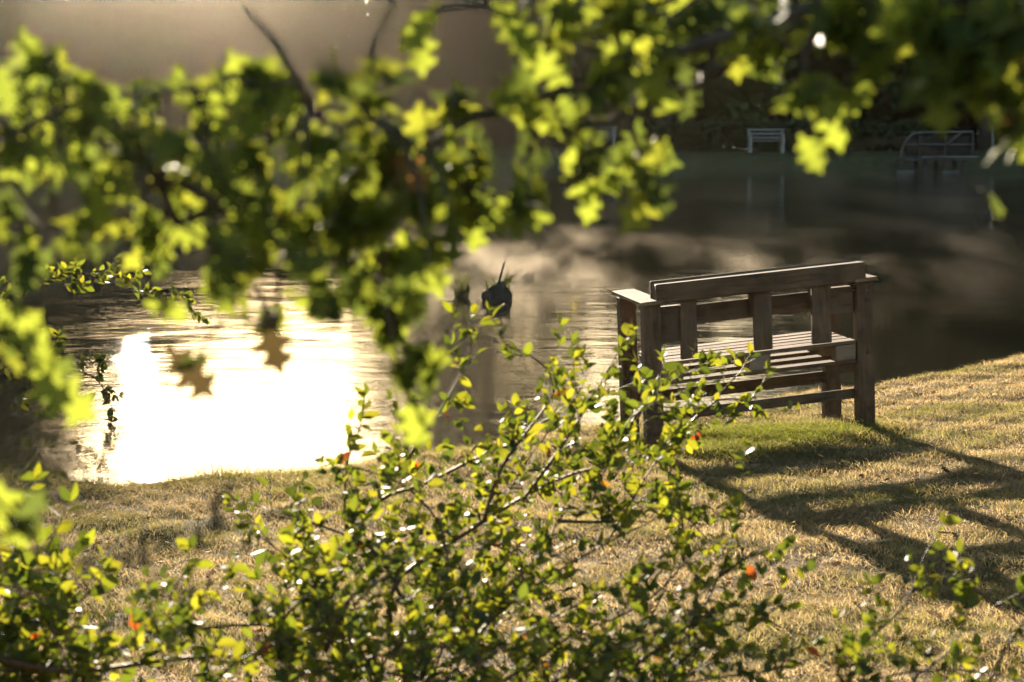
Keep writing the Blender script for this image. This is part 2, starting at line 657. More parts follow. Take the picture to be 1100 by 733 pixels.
for row, (yy, step) in enumerate([(81, 3.2), (91, 3.6), (103, 4.2)]):
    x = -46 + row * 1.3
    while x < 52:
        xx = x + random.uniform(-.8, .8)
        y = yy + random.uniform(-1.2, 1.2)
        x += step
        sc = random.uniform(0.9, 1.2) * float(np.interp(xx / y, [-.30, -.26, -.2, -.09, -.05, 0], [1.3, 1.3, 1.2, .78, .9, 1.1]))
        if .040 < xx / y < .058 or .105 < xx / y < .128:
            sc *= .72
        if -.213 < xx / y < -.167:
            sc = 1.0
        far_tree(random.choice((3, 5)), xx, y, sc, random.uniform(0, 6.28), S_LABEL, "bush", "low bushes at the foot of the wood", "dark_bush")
print("far trees", ntree)

# ------------------------------------------------------------------ box helper for carpentry
RACK = 0.0      # the old bench leans a little sideways


class Boxes:
    def __init__(self):
        self.v, self.q, self.c = [], [], []

    def add(self, x0, x1, y0, y1, z0, z1, grain=0, tone=1.0, jit=0.002, bev=0.004):
        """a board with slightly eased edges; grain 0 runs along x, 1 along z"""
        bm = bmesh.new()
        r = bmesh.ops.create_cube(bm, size=1.0)
        for v in bm.verts:
            v.co = Vector((x0 if v.co.x < 0 else x1, y0 if v.co.y < 0 else y1, z0 if v.co.z < 0 else z1))
            v.co += Vector([random.uniform(-jit, jit) for _ in range(3)])
            v.co.x += RACK * v.co.z
        bmesh.ops.bevel(bm, geom=bm.edges[:], offset=bev, segments=1, affect='EDGES')
        bm.verts.index_update()
        b = len(self.v)
        for v in bm.verts:
            self.v.append(tuple(v.co))
            self.c.append((grain, tone, 0))
        for f in bm.faces:
            self.q.append([b + v.index for v in f.verts])
        bm.free()

    def build(self, name, mat, parent):
        me = bpy.data.meshes.new(name)
        me.from_pydata(self.v, [], self.q)
        c = np.ones((len(self.v), 4), np.float32)
        c[:, :3] = self.c
        a = me.color_attributes.new("Col", 'FLOAT_COLOR', 'POINT')
        a.data.foreach_set("color", c.ravel())
        me.materials.append(mat)
        o = bpy.data.objects.new(name, me)
        COL.objects.link(o)
        o.parent = parent
        return o


def board(name, parent, *a, mat=None, **k):
    b = Boxes()
    b.add(*a, **k)
    return b.build(name, mat or M_PALLET, parent)


# ------------------------------------------------------------------ pallet bench
BL = on_ground(703, 489)
BR = on_ground(929, 461)
ax = (BR - BL)
W = ax.length
ax.normalize()
ay = Vector((-ax.y, ax.x, 0)).normalized()
az = ax.cross(ay).normalized()
print("bench", BL, BR, W, math.degrees(math.atan2(ax.y, ax.x)), math.degrees(math.asin(ax.z)))
bench = empty("pallet_bench", BL, "weathered brown bench built from wooden pallets on the sunny grass bank", "bench")
bench.rotation_euler = Matrix((ax, ay, az)).transposed().to_euler()
random.seed(31)
DEP = 0.62
pw = 0.055
RACK = 0.05
ZT_ = .585
for (px_, py_, h, t) in ((0, 0, 0.955, .85), (W, 0, 0.955, .9), (0, DEP, 0.945, .8), (W, DEP, 0.945, .8)):
    board("leg", bench, px_ - pw, px_ + pw, py_ - .045, py_ + .045, -0.12, h, grain=1, tone=t)
for px_ in (0, W):
    board("armrest", bench, px_ - .075, px_ + .075, -.075, DEP + .07, 0.957, 0.983, grain=0, tone=1.6)
# seat pallet: deck boards over blocks over runners
x0, x1 = pw + .006, W - pw - .006
M_RUST = bark_mat("rusty_steel", (.05, .03, .02), (.16, .08, .045), 200, .6)
for px_ in (0, W):
    for z_ in (.14, ZT_ - .08, .84):
        t = Tubes()
        cx_ = px_ + RACK * z_
        t.add([(cx_ + .012, -.044, z_), (cx_ + .012, -.051, z_), (cx_ + .012, -.054, z_)], [.012, .012, .006], 8)
        t.build("bolt", M_RUST, bench)
ZT = 0.585
for (a, b, t) in ((-.03, .085, 1.0), (.105, .20, 1.1), (.225, .325, .95), (.345, .445, 1.1), (.47, .565, 1.0)):
    board("seat_slat", bench, x0, x1, a, b, ZT - .022, ZT, tone=t * 1.5)  # tone raised, putting the grazing sun on the seat into its colour
for yy in (-.028, .22, .47):
    for xx, wd in ((x0, .135), ((x0 + x1) / 2 - .07, .14), (x1 - .135, .135)):
        board("pallet_block", bench, xx, xx + wd, yy, yy + .095, ZT - .122, ZT - .024, grain=0, tone=.8, mat=M_ENDGRAIN)
for yy in (-.03, .22, .47):
    board("runner", bench, x0, x1, yy, yy + .10, ZT - .146, ZT - .1235, tone=1.0)
# backrest pallet standing on the seat
yb = -0.045
board("top_beam", bench, .03, W + .006, yb - .012, yb + .128, .958, 1.076, tone=.85, jit=.006, bev=.007)
board("top_edge", bench, .03, W - .02, yb + .1285, yb + .150, .965, 1.086, tone=1.25, jit=.004)
for xx, wd in ((.195, .10), (W / 2 - .04, .125), (W - .345, .125)):
    board("pallet_block", bench, xx, xx + wd, yb + .0435, yb + .1135, 0.80, .956, tone=.9)
    board("upright", bench, xx + random.uniform(-.01, .01), xx + wd, yb + .0165, yb + .042, ZT + .003, 0.959, grain=1, tone=.95)
board("back_slat", bench, x0, x1, yb + .116, yb + .138, .79, .915, tone=.85)
board("back_slat", bench, x0, x0 + .14, yb + .0445, yb + .1135, .70, .93, tone=.9)
board("back_slat", bench, x1 - .16, x1, yb + .0445, yb + .1135, .76, .93, tone=1.1)
# rails between the legs
board("rail", bench, x0 - .002, x1 + .002, DEP - .02, DEP + .004, .22, .30, tone=.7)
board("rail", bench, x0 - .002, x1 + .002, .02, .044, .20, .265, tone=.85)
for px_ in (0, W):
    board("side_rail", bench, px_ - .012, px_ + .012, .047, DEP - .047, ZT - .24, ZT - .15, grain=0, tone=.9)

RACK = 0.0
# ------------------------------------------------------------------ far bank furniture
def far_bench(px, py, wpx, label, rz=0.0):
    p = on_ground(px, py)
    e = empty("park_bench", p, label, "bench", "benches on the far bank", (0, 0, rz))
    w = wpx / F_PX * p.y / 2
    for s in (-1, 1):
        board("leg", e, s * w - .05 * s - .035, s * w - .05 * s + .035, -.25, -.18, -.05, .62, mat=M_GREYWOOD, grain=1, tone=1.3)
        board("leg", e, s * w - .05 * s - .035, s * w - .05 * s + .035, .20, .27, -.05, .88, mat=M_GREYWOOD, grain=1, tone=1.2)
        board("armrest", e, s * w - .05 * s - .04, s * w - .05 * s + .04, -.28, .2, .623, .66, mat=M_GREYWOOD, tone=1.3)
    for k in range(4):
        board("seat_slat", e, -w, w, -.24 + k * .115, -.24 + k * .115 + .09, .42, .45, mat=M_GREYWOOD, tone=.8)
    for k in range(3):
        board("back_slat", e, -w - .04, w + .04, .172, .197, .50 + k * .15, .50 + k * .15 + .08, mat=M_GREYWOOD, tone=.8)
    return e


far_bench(823, 164, 38, "pale slatted bench on the far bank beside a slender bare sapling", 0.05)
far_bench(643, 161, 36, "pale slatted bench on the far bank glimpsed through the oak leaves", -0.1)

# thin sapling behind the pale bench
p = on_ground(832, 158)
sap = empty("sapling", p, "slender bare sapling stem standing behind the pale far bench", "sapling")
t = Tubes()
pts = curve([(0, 0, -.1), (.03, 0, 1.2), (-.03, .05, 2.6), (.06, .05, 4.0), (.1, 0, 5.2)], .3)
t.add(pts, [.045 - .035 * i / (len(pts) - 1) for i in range(len(pts))], 7)
t.build("trunk", bark_mat("pale_bark", (.16, .14, .12), (.3, .27, .23), 10), sap)
lv = Leaves(CARD)
for k in range(260):
    v = rvec()
    lv.add(Vector((.08, 0, 4.9)) + Vector((v.x * .9, v.y * .9, v.z * 1.1)) * random.random() ** .5, rvec(), rvec(), .12, (.05, .07, .02))
lv.build("crown", M_FAR, sap)

p = on_ground(1066, 164)
post = board("wooden_post", None, -.05, .05, -.05, .05, -.1, 1.0, mat=M_GREYWOOD, grain=1, tone=.8)
post.location = p
post["label"] = "single pale upright post on the far bank at the right"
post["category"] = "post"

# landing stage with railing
lp = at(1003, 168, 69.5)
ls = empty("landing_stage", (lp.x, lp.y, 0), "dark wooden landing stage with handrail at the far water's edge", "jetty")
u = 69.5 / F_PX
zd = lp.z
board("deck", ls, -18 * u, 42 * u, -.9, .9, zd - .03, zd + .03, mat=M_GREYWOOD, tone=.7)
board("edge_beam", ls, -36 * u, 30 * u, -.86, -.80, zd - .14, zd - .033, mat=M_DARKWOOD)
for xx in (-34, -14, 8, 28):
    for yy in (-.78, .72):
        board("pile", ls, xx * u - .07, xx * u + .07, yy, yy + .13, -.5, zd - .035 if xx > -18 else zd - .145, mat=M_DARKWOOD, grain=1)
RT = zd + .85
t = Tubes()
t.add(curve([(-40 * u, -.8, zd - .05), (-38 * u, -.8, zd + .35), (-30 * u, -.8, zd + .72), (-20 * u, -.8, RT - .02), (36 * u, -.8, RT)], .12), [.05] * 60, 6)
t.add([(8 * u, -.8, zd + .42), (24 * u, -.8, RT)], [.045, .045], 6)
t.add([(-36 * u, -.8, zd + .42), (38 * u, -.8, zd + .42)], [.03, .03], 6)
t.build("handrail", bark_mat("handrail_wood", (.08, .075, .07), (.16, .155, .15), 8), ls)
board("side_panel", ls, -34 * u, 34 * u, -.66, -.62, zd + .033, RT - .12, mat=M_DARKWOOD, tone=.5)
for xx in (-20, 7, 36):
    board("rail_post", ls, xx * u - .04, xx * u + .04, -.77, -.69, zd + .033, RT, mat=M_DARKWOOD, grain=1)
for xx in (-38, 10):
    board("float", ls, xx * u - .25, xx * u + .35, -1.15, -.95, -.06, .08, mat=M_GREYWOOD, tone=.45, bev=.05)

# hedge behind the far benches
def hedge(px0, px1, depth, top, label):
    a = at(px0, 150, depth)
    b = at(px1, 150, depth)
    z0 = gz((a.x + b.x) / 2, depth)
    lv = Leaves(CARD, ((a.x + b.x) / 2, depth, z0))
    n = int((b.x - a.x) * 420)
    for k in range(n):
        x = random.uniform(a.x, b.x)
        h = top + .12 * math.sin(x * 1.7) + .06 * math.sin(x * 5.1)
        z = random.random() ** .7 * h
        y = depth + random.uniform(-.5, .5) * (1 - .3 * (z / h) ** 3)
        g = random.uniform(.7, 1.25)
        lv.add((x, y, gz(x, y) + z), rvec(), rvec() + Vector((0, -.3, .5)), random.uniform(.10, .2), (.045 * g, .06 * g, .024 * g))
    o = lv.build("hedge", M_FAR)
    o.location = ((a.x + b.x) / 2, depth, z0)
    o["label"] = label
    o["category"] = "hedge"


hedge(700, 990, 76.5, 1.15, "low clipped dark hedge running behind the far bench")

# ------------------------------------------------------------------ things in the pond
def tuft(name, px, py, n, hpx, spread, label, cols, rad=.006, bare=False, thing_parent=None, z=0.0):
    D = (CAM_Z - z) * F_PX / (py - HORIZON)
    c = at(px, py, D)
    tb = []
    lv_v, lv_q, lv_c = [], [], []
    hm = hpx / F_PX * D
    for k in range(n):
        a = random.uniform(0, 6.28)
        r0 = spread * random.random() ** .5 * .4
        base = Vector((math.cos(a) * r0, math.sin(a) * r0, -.08))
        h = hm * random.uniform(.5, 1.05)
        lean = Vector((math.cos(a), math.sin(a), 0)) * spread * random.uniform(.2, 1.3)
        side = Vector((-math.sin(a + random.uniform(-.9, .9)), math.cos(a), 0)).normalized()
        b = len(lv_v)
        col = random.choice(cols)
        for i in range(6):
            tt = i / 5
            pnt = base + Vector((0, 0, h * tt * (1 - .15 * tt))) + lean * tt * tt
            w = rad * (1 - tt * .9)
            lv_v += [tuple(pnt - side * w), tuple(pnt + side * w)]
            lv_c += [col, col]
            if i:
                lv_q.append((b + 2 * i - 2, b + 2 * i - 1, b + 2 * i + 1, b + 2 * i))
    o = make_mesh(name, lv_v, None, lv_q, M_GRASS, thing_parent, lv_c)
    if thing_parent is None:
        o.location = c
        o["label"] = label
    return o, c, D


GREEN = [(.05, .06, .02), (.08, .085, .03), (.035, .045, .016)]
STRAW = [(.26, .20, .06), (.20, .15, .05), (.12, .12, .03)]
random.seed(3)
o, c, D = tuft("reed_tuft", 497, 318, 60, 46, .22, "dark green tuft of reeds in the water left of the stump", GREEN, .016)
o["category"] = "reeds"
o, c, D = tuft("reed_tuft", 617, 332, 16, 36, .12, "few sunlit yellow reed stalks rising from the water", STRAW, .005)
o["category"] = "reeds"
# stump
py = 322
D = CAM_Z * F_PX / (py - HORIZON)
c = at(535, py, D)
c.x += 0
stump = empty("tree_stump", (c.x, c.y, 0), "rounded dark stump in the pond with a stick and grass on top", "stump")
u = D / F_PX
bm = bmesh.new()
bmesh.ops.create_icosphere(bm, subdivisions=4, radius=1.0)
for v in bm.verts:
    d = v.co.copy()
    k = 1 + .10 * math.sin(5 * d.x + 2 * d.z) + .07 * math.sin(9 * d.y + 4 * d.z)
    v.co = Vector((d.x * 16 * u * k, d.y * 15 * u * k, (d.z * 15 + 4 + 2.0 * math.sin(4 * d.x + 1)) * u))
me = bpy.data.meshes.new("stump_body")
bm.to_mesh(me)
bm.free()
me.polygons.foreach_set("use_smooth", np.ones(len(me.polygons), bool))
me.materials.append(M_TRUNK)
so = bpy.data.objects.new("stump_body", me)
COL.objects.link(so)
so.parent = stump
t = Tubes()
t.add(curve([(0, -3 * u, 14 * u), (3 * u, -3 * u, 28 * u), (7 * u, -3 * u, 42 * u)], .05), [.018, .017, .016, .015, .014, .013, .012, .011, .010, .009, .008, .008][:len(curve([(0, -3 * u, 14 * u), (3 * u, -3 * u, 28 * u), (7 * u, -3 * u, 42 * u)], .05))], 6)
t.build("stick", M_TRUNK, stump)
o, _, _ = tuft("grass", 535, 322, 26, 32, .36, None, GREEN, .026, thing_parent=stump)
o.location = (0, -3 * u, 13 * u)
# drift wood
py = 297
D = CAM_Z * F_PX / (py - HORIZON)
c = at(567, py, D)
u = D / F_PX
bm = bmesh.new()
bmesh.ops.create_icosphere(bm, subdivisions=3, radius=1.0)
for v in bm.verts:
    d = v.co.copy()
    v.co = Vector((d.x * 6.0 * u * (1 + .25 * math.sin(3 * d.z + 1)), d.y * 5 * u, (d.z * 4.4 + 1.2 + 1.0 * d.x) * u))
me = bpy.data.meshes.new("driftwood")
bm.to_mesh(me)
bm.free()
me.polygons.foreach_set("use_smooth", np.ones(len(me.polygons), bool))
me.materials.append(M_DARKWOOD)
dw = bpy.data.objects.new("driftwood", me)
dw.location = (c.x, c.y, 0)
COL.objects.link(dw)
dw["label"] = "small dark chunk of wood floating beside the stump"
dw["category"] = "driftwood"

# ------------------------------------------------------------------ grass on the near bank
def field(x, y):
    return wob(x, y, 1.6, 7) * .6 + wob(x, y, 4.3, 9) * .4


def grass_patch(name, n, xr, yr, hmin, hmax, wid, greenness=None, keep=None):
    x = rng.uniform(*xr, n)
    y = rng.uniform(*yr, n)
    s = near_s(x, y)
    ok = s > 0.06
    ok &= np.abs(x) < 0.30 * y + 0.6 if keep is None else keep(x, y)
    worn = smooth((wob(x, y, 2.2, 21) * .55 + wob(x, y, 6.3, 22) * .45 - .18) / .35)
    ok &= rng.random(n) > .38 * worn
    x, y, s = x[ok], y[ok], s[ok]
    n = len(x)
    f = field(x, y) + rng.normal(0, .22, n)
    gr = smooth((f - .0) / .6)
    olive = smooth((wob(x, y, 2.7, 12) * .6 + wob(x, y, 7.0, 13) * .5 + rng.normal(0, .25, n) - .05) / .5)
    # lush growth round the bench legs and along the water
    bx, by = 0.5 * (BL.x + BR.x) - .15, 0.5 * (BL.y + BR.y) + .1
    lush = np.exp(-(((x - bx) / .95) ** 2 + ((y - by) / .75) ** 2) ** 1.5)
    shore = np.exp(-((s - .3) / .7) ** 2) * smooth((1.2 - x) / 2.5)
    gr = np.clip(gr * .55 + lush * 1.4 * rng.uniform(.4, 1, n) + .55 * shore * rng.uniform(.2, 1, n), 0, 1)
    h = rng.uniform(hmin, hmax, n) * (1 + .8 * lush * rng.uniform(.2, 1, n) + 2.4 * shore * rng.random(n) ** 3) * (.7 + .5 * (f + .5).clip(0, 1)) * (1 + .45 * wob(x, y, 8.0, 8)).clip(.5, 1.6)
    z = ground_z(x, y) - .004
    ang = rng.uniform(0, 2 * np.pi, n)
    side = np.stack([np.cos(ang), np.sin(ang), 0 * ang], 1)
    la = rng.uniform(0, 2 * np.pi, n)
    lean = np.stack([np.cos(la), np.sin(la), 0 * la], 1) * (h * rng.uniform(.2, 2.2, n))[:, None]
    base = np.stack([x, y, z], 1)
    up = np.zeros((n, 3))
    up[:, 2] = h
    w = wid * rng.uniform(.6, 1.3, n)[:, None]
    mid = base + up * .55 + lean * .3
    tip = base + up * rng.uniform(.75, 1.0, n)[:, None] + lean
    V = np.stack([base - side * w, base + side * w, mid - side * w * .75, mid + side * w * .75, tip], 1).reshape(-1, 3)
    b = (np.arange(n) * 5)[:, None]
    Q = b + np.array([[0, 1, 3, 2]])
    T = b + np.array([[2, 3, 4]])
    tuftn = wob(x, y, 9.0, 4) + rng.normal(0, .5, n)
    pal = np.array([[.55, .43, .26], [.44, .325, .175], [.18, .125, .07], [.16, .15, .05]])
    dry = pal[np.digitize(tuftn, [-.1, .55, .95])] * rng.uniform(.7, 1.2, n)[:, None]
    grn = np.array([.17, .20, .03]) * rng.uniform(.6, 1.4, n)[:, None]
    dry = dry * (1 - .7 * olive[:, None]) + np.array([.10, .10, .032]) * (.7 * olive[:, None])
    c = dry * (1 - gr[:, None]) + grn * gr[:, None]
    c = np.repeat(c[:, None, :], 5, 1).reshape(-1, 3)
    o = make_mesh(name, V, T, Q, M_GRASS, None, c)
    return o


grass = grass_patch("grass", 680000, (-4.6, 5.2), (5.8, 17.2), .018, .043, .0017)
kind(grass, "stuff", "short dry tan grass with green patches on the near bank", "grass")
g3 = grass_patch("lush_grass", 60000, (BL.x - .5, BR.x + .35), (BL.y - 1.0, BR.y + .5), .035, .065, .0024,
                 keep=lambda x, y: rng.random(len(x)) < 1.3 * np.exp(-((x - .5 * (BL.x + BR.x) + .1) / .75) ** 2 - ((y - .5 * (BL.y + BR.y) - .05) / .6) ** 2) - .12)
kind(g3, "stuff", "taller green grass growing under and behind the bench", "grass")
g4 = grass_patch("shore_grass", 60000, (-4.8, 5.4), (12.0, 17.2), .05, .11, .0024,
                 keep=lambda x, y: (near_s(x, y) < .4) & (rng.random(len(x)) < .9 * (wob(x, y, 5.0, 31) - .15).clip(0, 1)))
kind(g4, "stuff", "longer ragged grass along the water's edge", "grass")
g2 = grass_patch("outer_grass", 240000, (-9, 11), (0, 20), .03, .06, .0032, keep=lambda x, y: (np.abs(x) > .28 * y + .5) | (y < 5.9))
kind(g2, "stuff", "dry grass of the bank outside the sunny middle", "grass")

# fallen dead leaves in the lawn
random.seed(41)
lv = Leaves(OAK)
for k in range(900):
    y = random.uniform(6.6, 14.5)
    x = random.uniform(-.27 * y, .29 * y)
    if float(near_s(x, y)) < .15:
        continue
    g = random.uniform(.5, 1.2)
    lv.add((x, y, gz(x, y) + random.uniform(.012, .04)), (random.uniform(-1, 1), random.uniform(-1, 1), random.uniform(-.2, .3)),
           (random.uniform(-.5, .5), random.uniform(-.5, .5), 1), random.uniform(.035, .07), (.26 * g, .16 * g, .09 * g))
o = lv.build("leaf_litter", leaf_mat("dead_leaf", .25, .8, .04))
kind(o, "stuff", "brown dead leaves scattered over the dry grass", "leaf litter")

# ------------------------------------------------------------------ shrubs in front
SHRUB_G = [(.12, .15, .022), (.15, .17, .024), (.075, .105, .020), (.17, .18, .030), (.055, .08, .018), (.04, .06, .016), (.09, .12, .022)]
SHRUB_R = [(.26, .04, .022), (.28, .075, .028), (.28, .13, .03)]


def shrub_leaf_col(red):
    if random.random() < red:
        c = random.choice(SHRUB_R)
    else:
        c = random.choice(SHRUB_G)
    k = random.uniform(.8, 1.2)
    return tuple(a * k for a in c)


def leafy_twig(tb, lv, p, d, length, size, red, r0=.0022):
    pts = [p]
    d = d.normalized()
    q = p
    n = max(3, int(length / .018))
    for i in range(n):
        d = (d + rvec() * .18 + Vector((0, 0, .05))).normalized()
        q = q + d * (length / n)
        pts.append(q)
    tb.add(pts, [r0 * (1 - .7 * i / n) for i in range(n + 1)], 4)
    for i in range(1, n + 1):
        for k in range(1 if random.random() < .45 else 2):
            sd = d.cross(rvec())
            if sd.length < 1e-3:
                continue
            sd.normalize()
            ld = (d * random.uniform(.2, .9) + sd + Vector((0, 0, random.uniform(-.25, .25)))).normalized()
            nrm = Vector((0, 0, 1)) + rvec() * .95
            lv.add(pts[i], ld, nrm, size * random.uniform(.4, 1.25), shrub_leaf_col(red))
    lv.add(pts[-1], d, rvec() + Vector((0, 0, .8)), size * random.uniform(.7, 1.1), shrub_leaf_col(red))


def shrub(label, root, stems, size, twig_gap, red=.02, leafy_from=.25, twig=(.06, .2), group=None, extra=()):
    rz = gz(root[0], root[1])
    e = empty("shrub", (root[0], root[1], rz), label, "shrub", group)
    off = (root[0], root[1], rz)
    tb = Tubes(off)
    lv = Leaves(ELL, off)
    rt = Vector(off)
    stems = list(stems)
    for (xa, xb, ya, yb_, da, db, num) in extra:
        for k in range(num):
            q = (random.uniform(xa, xb), random.uniform(ya, yb_), random.uniform(da, db))
            stems.append((random.uniform(.003, .005), [(q[0] - random.uniform(-60, 90), q[1] + random.uniform(50, 110), q[2] - random.uniform(0, .25)), q,
                                                       (q[0] + random.uniform(-50, 60), q[1] - random.uniform(10, 45), q[2] + random.uniform(0, .2))], k % 3 == 0))
    for st in stems:
        thick = st[0]
        ctl = [at(*q) for q in st[1]]
        if st[2]:
            r2 = rt + Vector((random.uniform(-.15, .15), random.uniform(-.15, .15), -.05))
            ctl = [r2, r2.lerp(ctl[0], .5) + Vector((0, 0, .12))] + ctl
        pts = curve(ctl, .05)
        n = len(pts)
        tb.add(pts, [thick * (1 - .72 * i / (n - 1)) for i in range(n)], 6, .1)
        k0 = int(n * (leafy_from if st[2] else .05))
        acc = 0
        for i in range(k0, n - 1):
            seg = (pts[i + 1] - pts[i])
            acc += seg.length
            while acc > twig_gap:
                acc -= twig_gap * random.uniform(.6, 1.4)
                dirv = (seg.normalized() * .7 + rvec() * .9 + Vector((0, 0, .35)))
                leafy_twig(tb, lv, pts[i], dirv, random.uniform(*twig) * (1.0 - .45 * i / n), size, red)
        leafy_twig(tb, lv, pts[-1], pts[-1] - pts[-2], twig[1] * .5, size, red)
    tb.build("stem", M_STEM, e)
    lv.build("foliage", M_SHRUB, e)
    print("shrub leaves", len(lv.P))
    return e


random.seed(12)
# stems: (radius, [(px, py, depth) ...], grows from the root)
shrub("sprawling leafy shrub with arching brown stems and a few red leaves before the bench", (-.35, 5.0), [
    (.010, [(330, 720, 5.0), (372, 600, 5.2), (405, 540, 5.4), (455, 520, 5.5), (520, 488, 5.7), (590, 450, 5.9), (660, 420, 6.0)], True),
    (.006, [(400, 545, 5.4), (440, 490, 5.4), (480, 430, 5.5), (495, 400, 5.6), (505, 372, 5.6)], False),
    (.009, [(420, 640, 4.9), (490, 580, 5.2), (600, 515, 5.6), (690, 492, 5.9), (735, 462, 6.1), (790, 405, 6.2)], True),
    (.006, [(560, 540, 5.4), (610, 470, 5.5), (640, 420, 5.6), (660, 385, 5.6)], False),
    (.006, [(640, 505, 5.6), (690, 440, 5.8), (720, 410, 5.9), (770, 395, 6.0)], False),
    (.005, [(735, 462, 6.1), (770, 430, 6.1), (805, 432, 6.1), (835, 440, 6.1)], False),
    (.006, [(520, 560, 5.2), (540, 500, 5.2), (595, 420, 5.3), (570, 382, 5.3), (515, 362, 5.3)], False),
    (.008, [(500, 700, 4.6), (560, 640, 4.8), (640, 590, 5.0), (700, 560, 5.1)], True),
    (.007, [(450, 690, 4.6), (480, 620, 4.7), (470, 560, 4.8), (430, 520, 4.9), (375, 500, 5.0)], True),
    (.007, [(380, 700, 4.6), (350, 640, 4.8), (310, 600, 4.9), (270, 570, 5.0)], True),
    (.006, [(375, 600, 5.1), (370, 540, 5.1), (375, 490, 5.2), (385, 465, 5.2)], False),
    (.006, [(600, 560, 5.3), (660, 560, 5.3), (720, 545, 5.4), (760, 580, 5.4)], False),
    (.007, [(560, 720, 4.5), (620, 680, 4.6), (690, 650, 4.7), (740, 600, 4.8)], True),
    (.006, [(430, 640, 4.8), (400, 590, 4.9), (330, 560, 4.9), (280, 545, 5.0)], False),
], .042, .047, .007, extra=[(310, 780, 560, 735, 4.5, 5.4, 10), (480, 760, 420, 560, 5.2, 6.0, 6)])
shrub("low shrub of long horizontal brown stems at the bottom of the view", (-.95, 4.3), [
    (.011, [(-40, 715, 4.1), (80, 722, 4.2), (190, 708, 4.25), (290, 704, 4.3), (380, 716, 4.3), (470, 735, 4.3)], True),
    (.008, [(90, 725, 4.2), (160, 690, 4.3), (250, 672, 4.35), (330, 676, 4.4), (420, 690, 4.4), (520, 700, 4.4)], True),
    (.007, [(230, 735, 4.1), (300, 690, 4.2), (380, 655, 4.3), (440, 640, 4.4)], True),
    (.007, [(300, 740, 4.1), (350, 720, 4.2), (430, 700, 4.2), (540, 690, 4.3), (620, 700, 4.3)], True),
    (.007, [(420, 760, 4.1), (500, 720, 4.2), (580, 670, 4.3), (640, 640, 4.4)], True),
    (.007, [(520, 770, 4.1), (600, 730, 4.2), (680, 690, 4.3), (740, 660, 4.4)], True),
    (.006, [(350, 700, 4.3), (370, 650, 4.3), (400, 620, 4.4), (420, 590, 4.5)], False),
    (.006, [(100, 735, 4.1), (130, 700, 4.1), (170, 690, 4.2), (230, 640, 4.3)], True),
], .042, .055, .009, .15, extra=[(120, 640, 650, 745, 4.1, 4.5, 8)])
shrub("upright leafy shrub with a tall pale green shoot right of the bench shadow's edge", (.42, 4.7), [
    (.007, [(700, 740, 4.6), (745, 670, 4.8), (772, 620, 4.9), (792, 560, 5.0), (797, 520, 5.0)], True),
    (.007, [(720, 745, 4.4), (770, 705, 4.5), (810, 672, 4.6), (838, 650, 4.6)], True),
    (.006, [(660, 740, 4.5), (690, 680, 4.6), (720, 620, 4.7), (730, 560, 4.8)], True),
    (.006, [(640, 745, 4.3), (680, 700, 4.3), (740, 690, 4.4), (790, 700, 4.4)], True),
    (.005, [(772, 620, 4.9), (800, 600, 4.9), (830, 590, 5.0)], False),
    (.006, [(700, 750, 4.3), (760, 730, 4.3), (830, 720, 4.4), (880, 705, 4.4)], True),
], .041, .056, .010, .2, extra=[(640, 780, 660, 745, 4.3, 4.8, 5)])
shrub("small shrub with drooping shoots and one red leaf in the lower right corner", (1.05, 4.4), [
    (.007, [(900, 725, 4.3), (940, 680, 4.5), (968, 655, 4.6), (985, 620, 4.7), (992, 600, 4.7)], True),
    (.006, [(980, 740, 4.3), (1020, 700, 4.4), (1040, 660, 4.5), (1035, 640, 4.5)], True),
    (.007, [(1060, 745, 4.2), (1085, 690, 4.3), (1120, 640, 4.4)], True),
    (.005, [(980, 635, 4.6), (1020, 620, 4.6), (1070, 650, 4.6), (1095, 670, 4.6)], False),
    (.006, [(900, 750, 4.2), (960, 725, 4.2), (1040, 720, 4.3), (1090, 730, 4.3)], True),
], .041, .075, .012, .3)
shrub("thin shrub with one bare upright twig in the lower left corner", (-1.15, 4.5), [
    (.006, [(5, 690, 4.5), (25, 650, 4.5), (42, 610, 4.6), (55, 580, 4.6)], True),
    (.005, [(30, 720, 4.4), (38, 680, 4.4), (45, 640, 4.5), (60, 620, 4.5)], True),
    (.006, [(-30, 700, 4.3), (0, 670, 4.3), (30, 680, 4.4), (70, 690, 4.4)], True),
    (.006, [(-40, 740, 4.2), (10, 720, 4.2), (70, 715, 4.3), (110, 730, 4.3)], True),
    (.006, [(-30, 650, 4.3), (-5, 620, 4.3), (15, 600, 4.4), (20, 560, 4.4)], True),
], .050, .055, .010, .35, extra=[(-20, 90, 650, 745, 4.2, 4.5, 6)])
# shrub leaning over the water from the left shore
shrub("sunlit twiggy shrub leaning over the glittering water from the left shore", (-5.0, 15.6), [
    (.018, [(-60, 430, 15.6), (0, 415, 15.6), (60, 398, 15.7), (100, 405, 15.7), (116, 428, 15.7)], True),
    (.014, [(-60, 400, 15.8), (-10, 385, 15.8), (50, 378, 15.9), (95, 388, 15.9)], True),
    (.014, [(-60, 450, 15.4), (-5, 445, 15.4), (40, 450, 15.4), (70, 440, 15.4)], True),
    (.014, [(-70, 350, 16.2), (20, 310, 16.3), (80, 302, 16.4), (140, 312, 16.4)], True),
    (.012, [(40, 305, 16.3), (120, 290, 16.4), (170, 293, 16.4), (200, 325, 16.4)], True),
    (.014, [(-60, 480, 15.3), (-20, 460, 15.3), (15, 470, 15.3), (25, 490, 15.3)], True),
], .09, .13, .0, .3, (.12, .38))

# ------------------------------------------------------------------ oaks overhanging the view
OAK_G = [(.14, .17, .024), (.10, .13, .022), (.17, .19, .026), (.07, .095, .020), (.05, .068, .018), (.12, .15, .022)]
OAK_B = [(.22, .09, .035), (.20, .11, .04)]


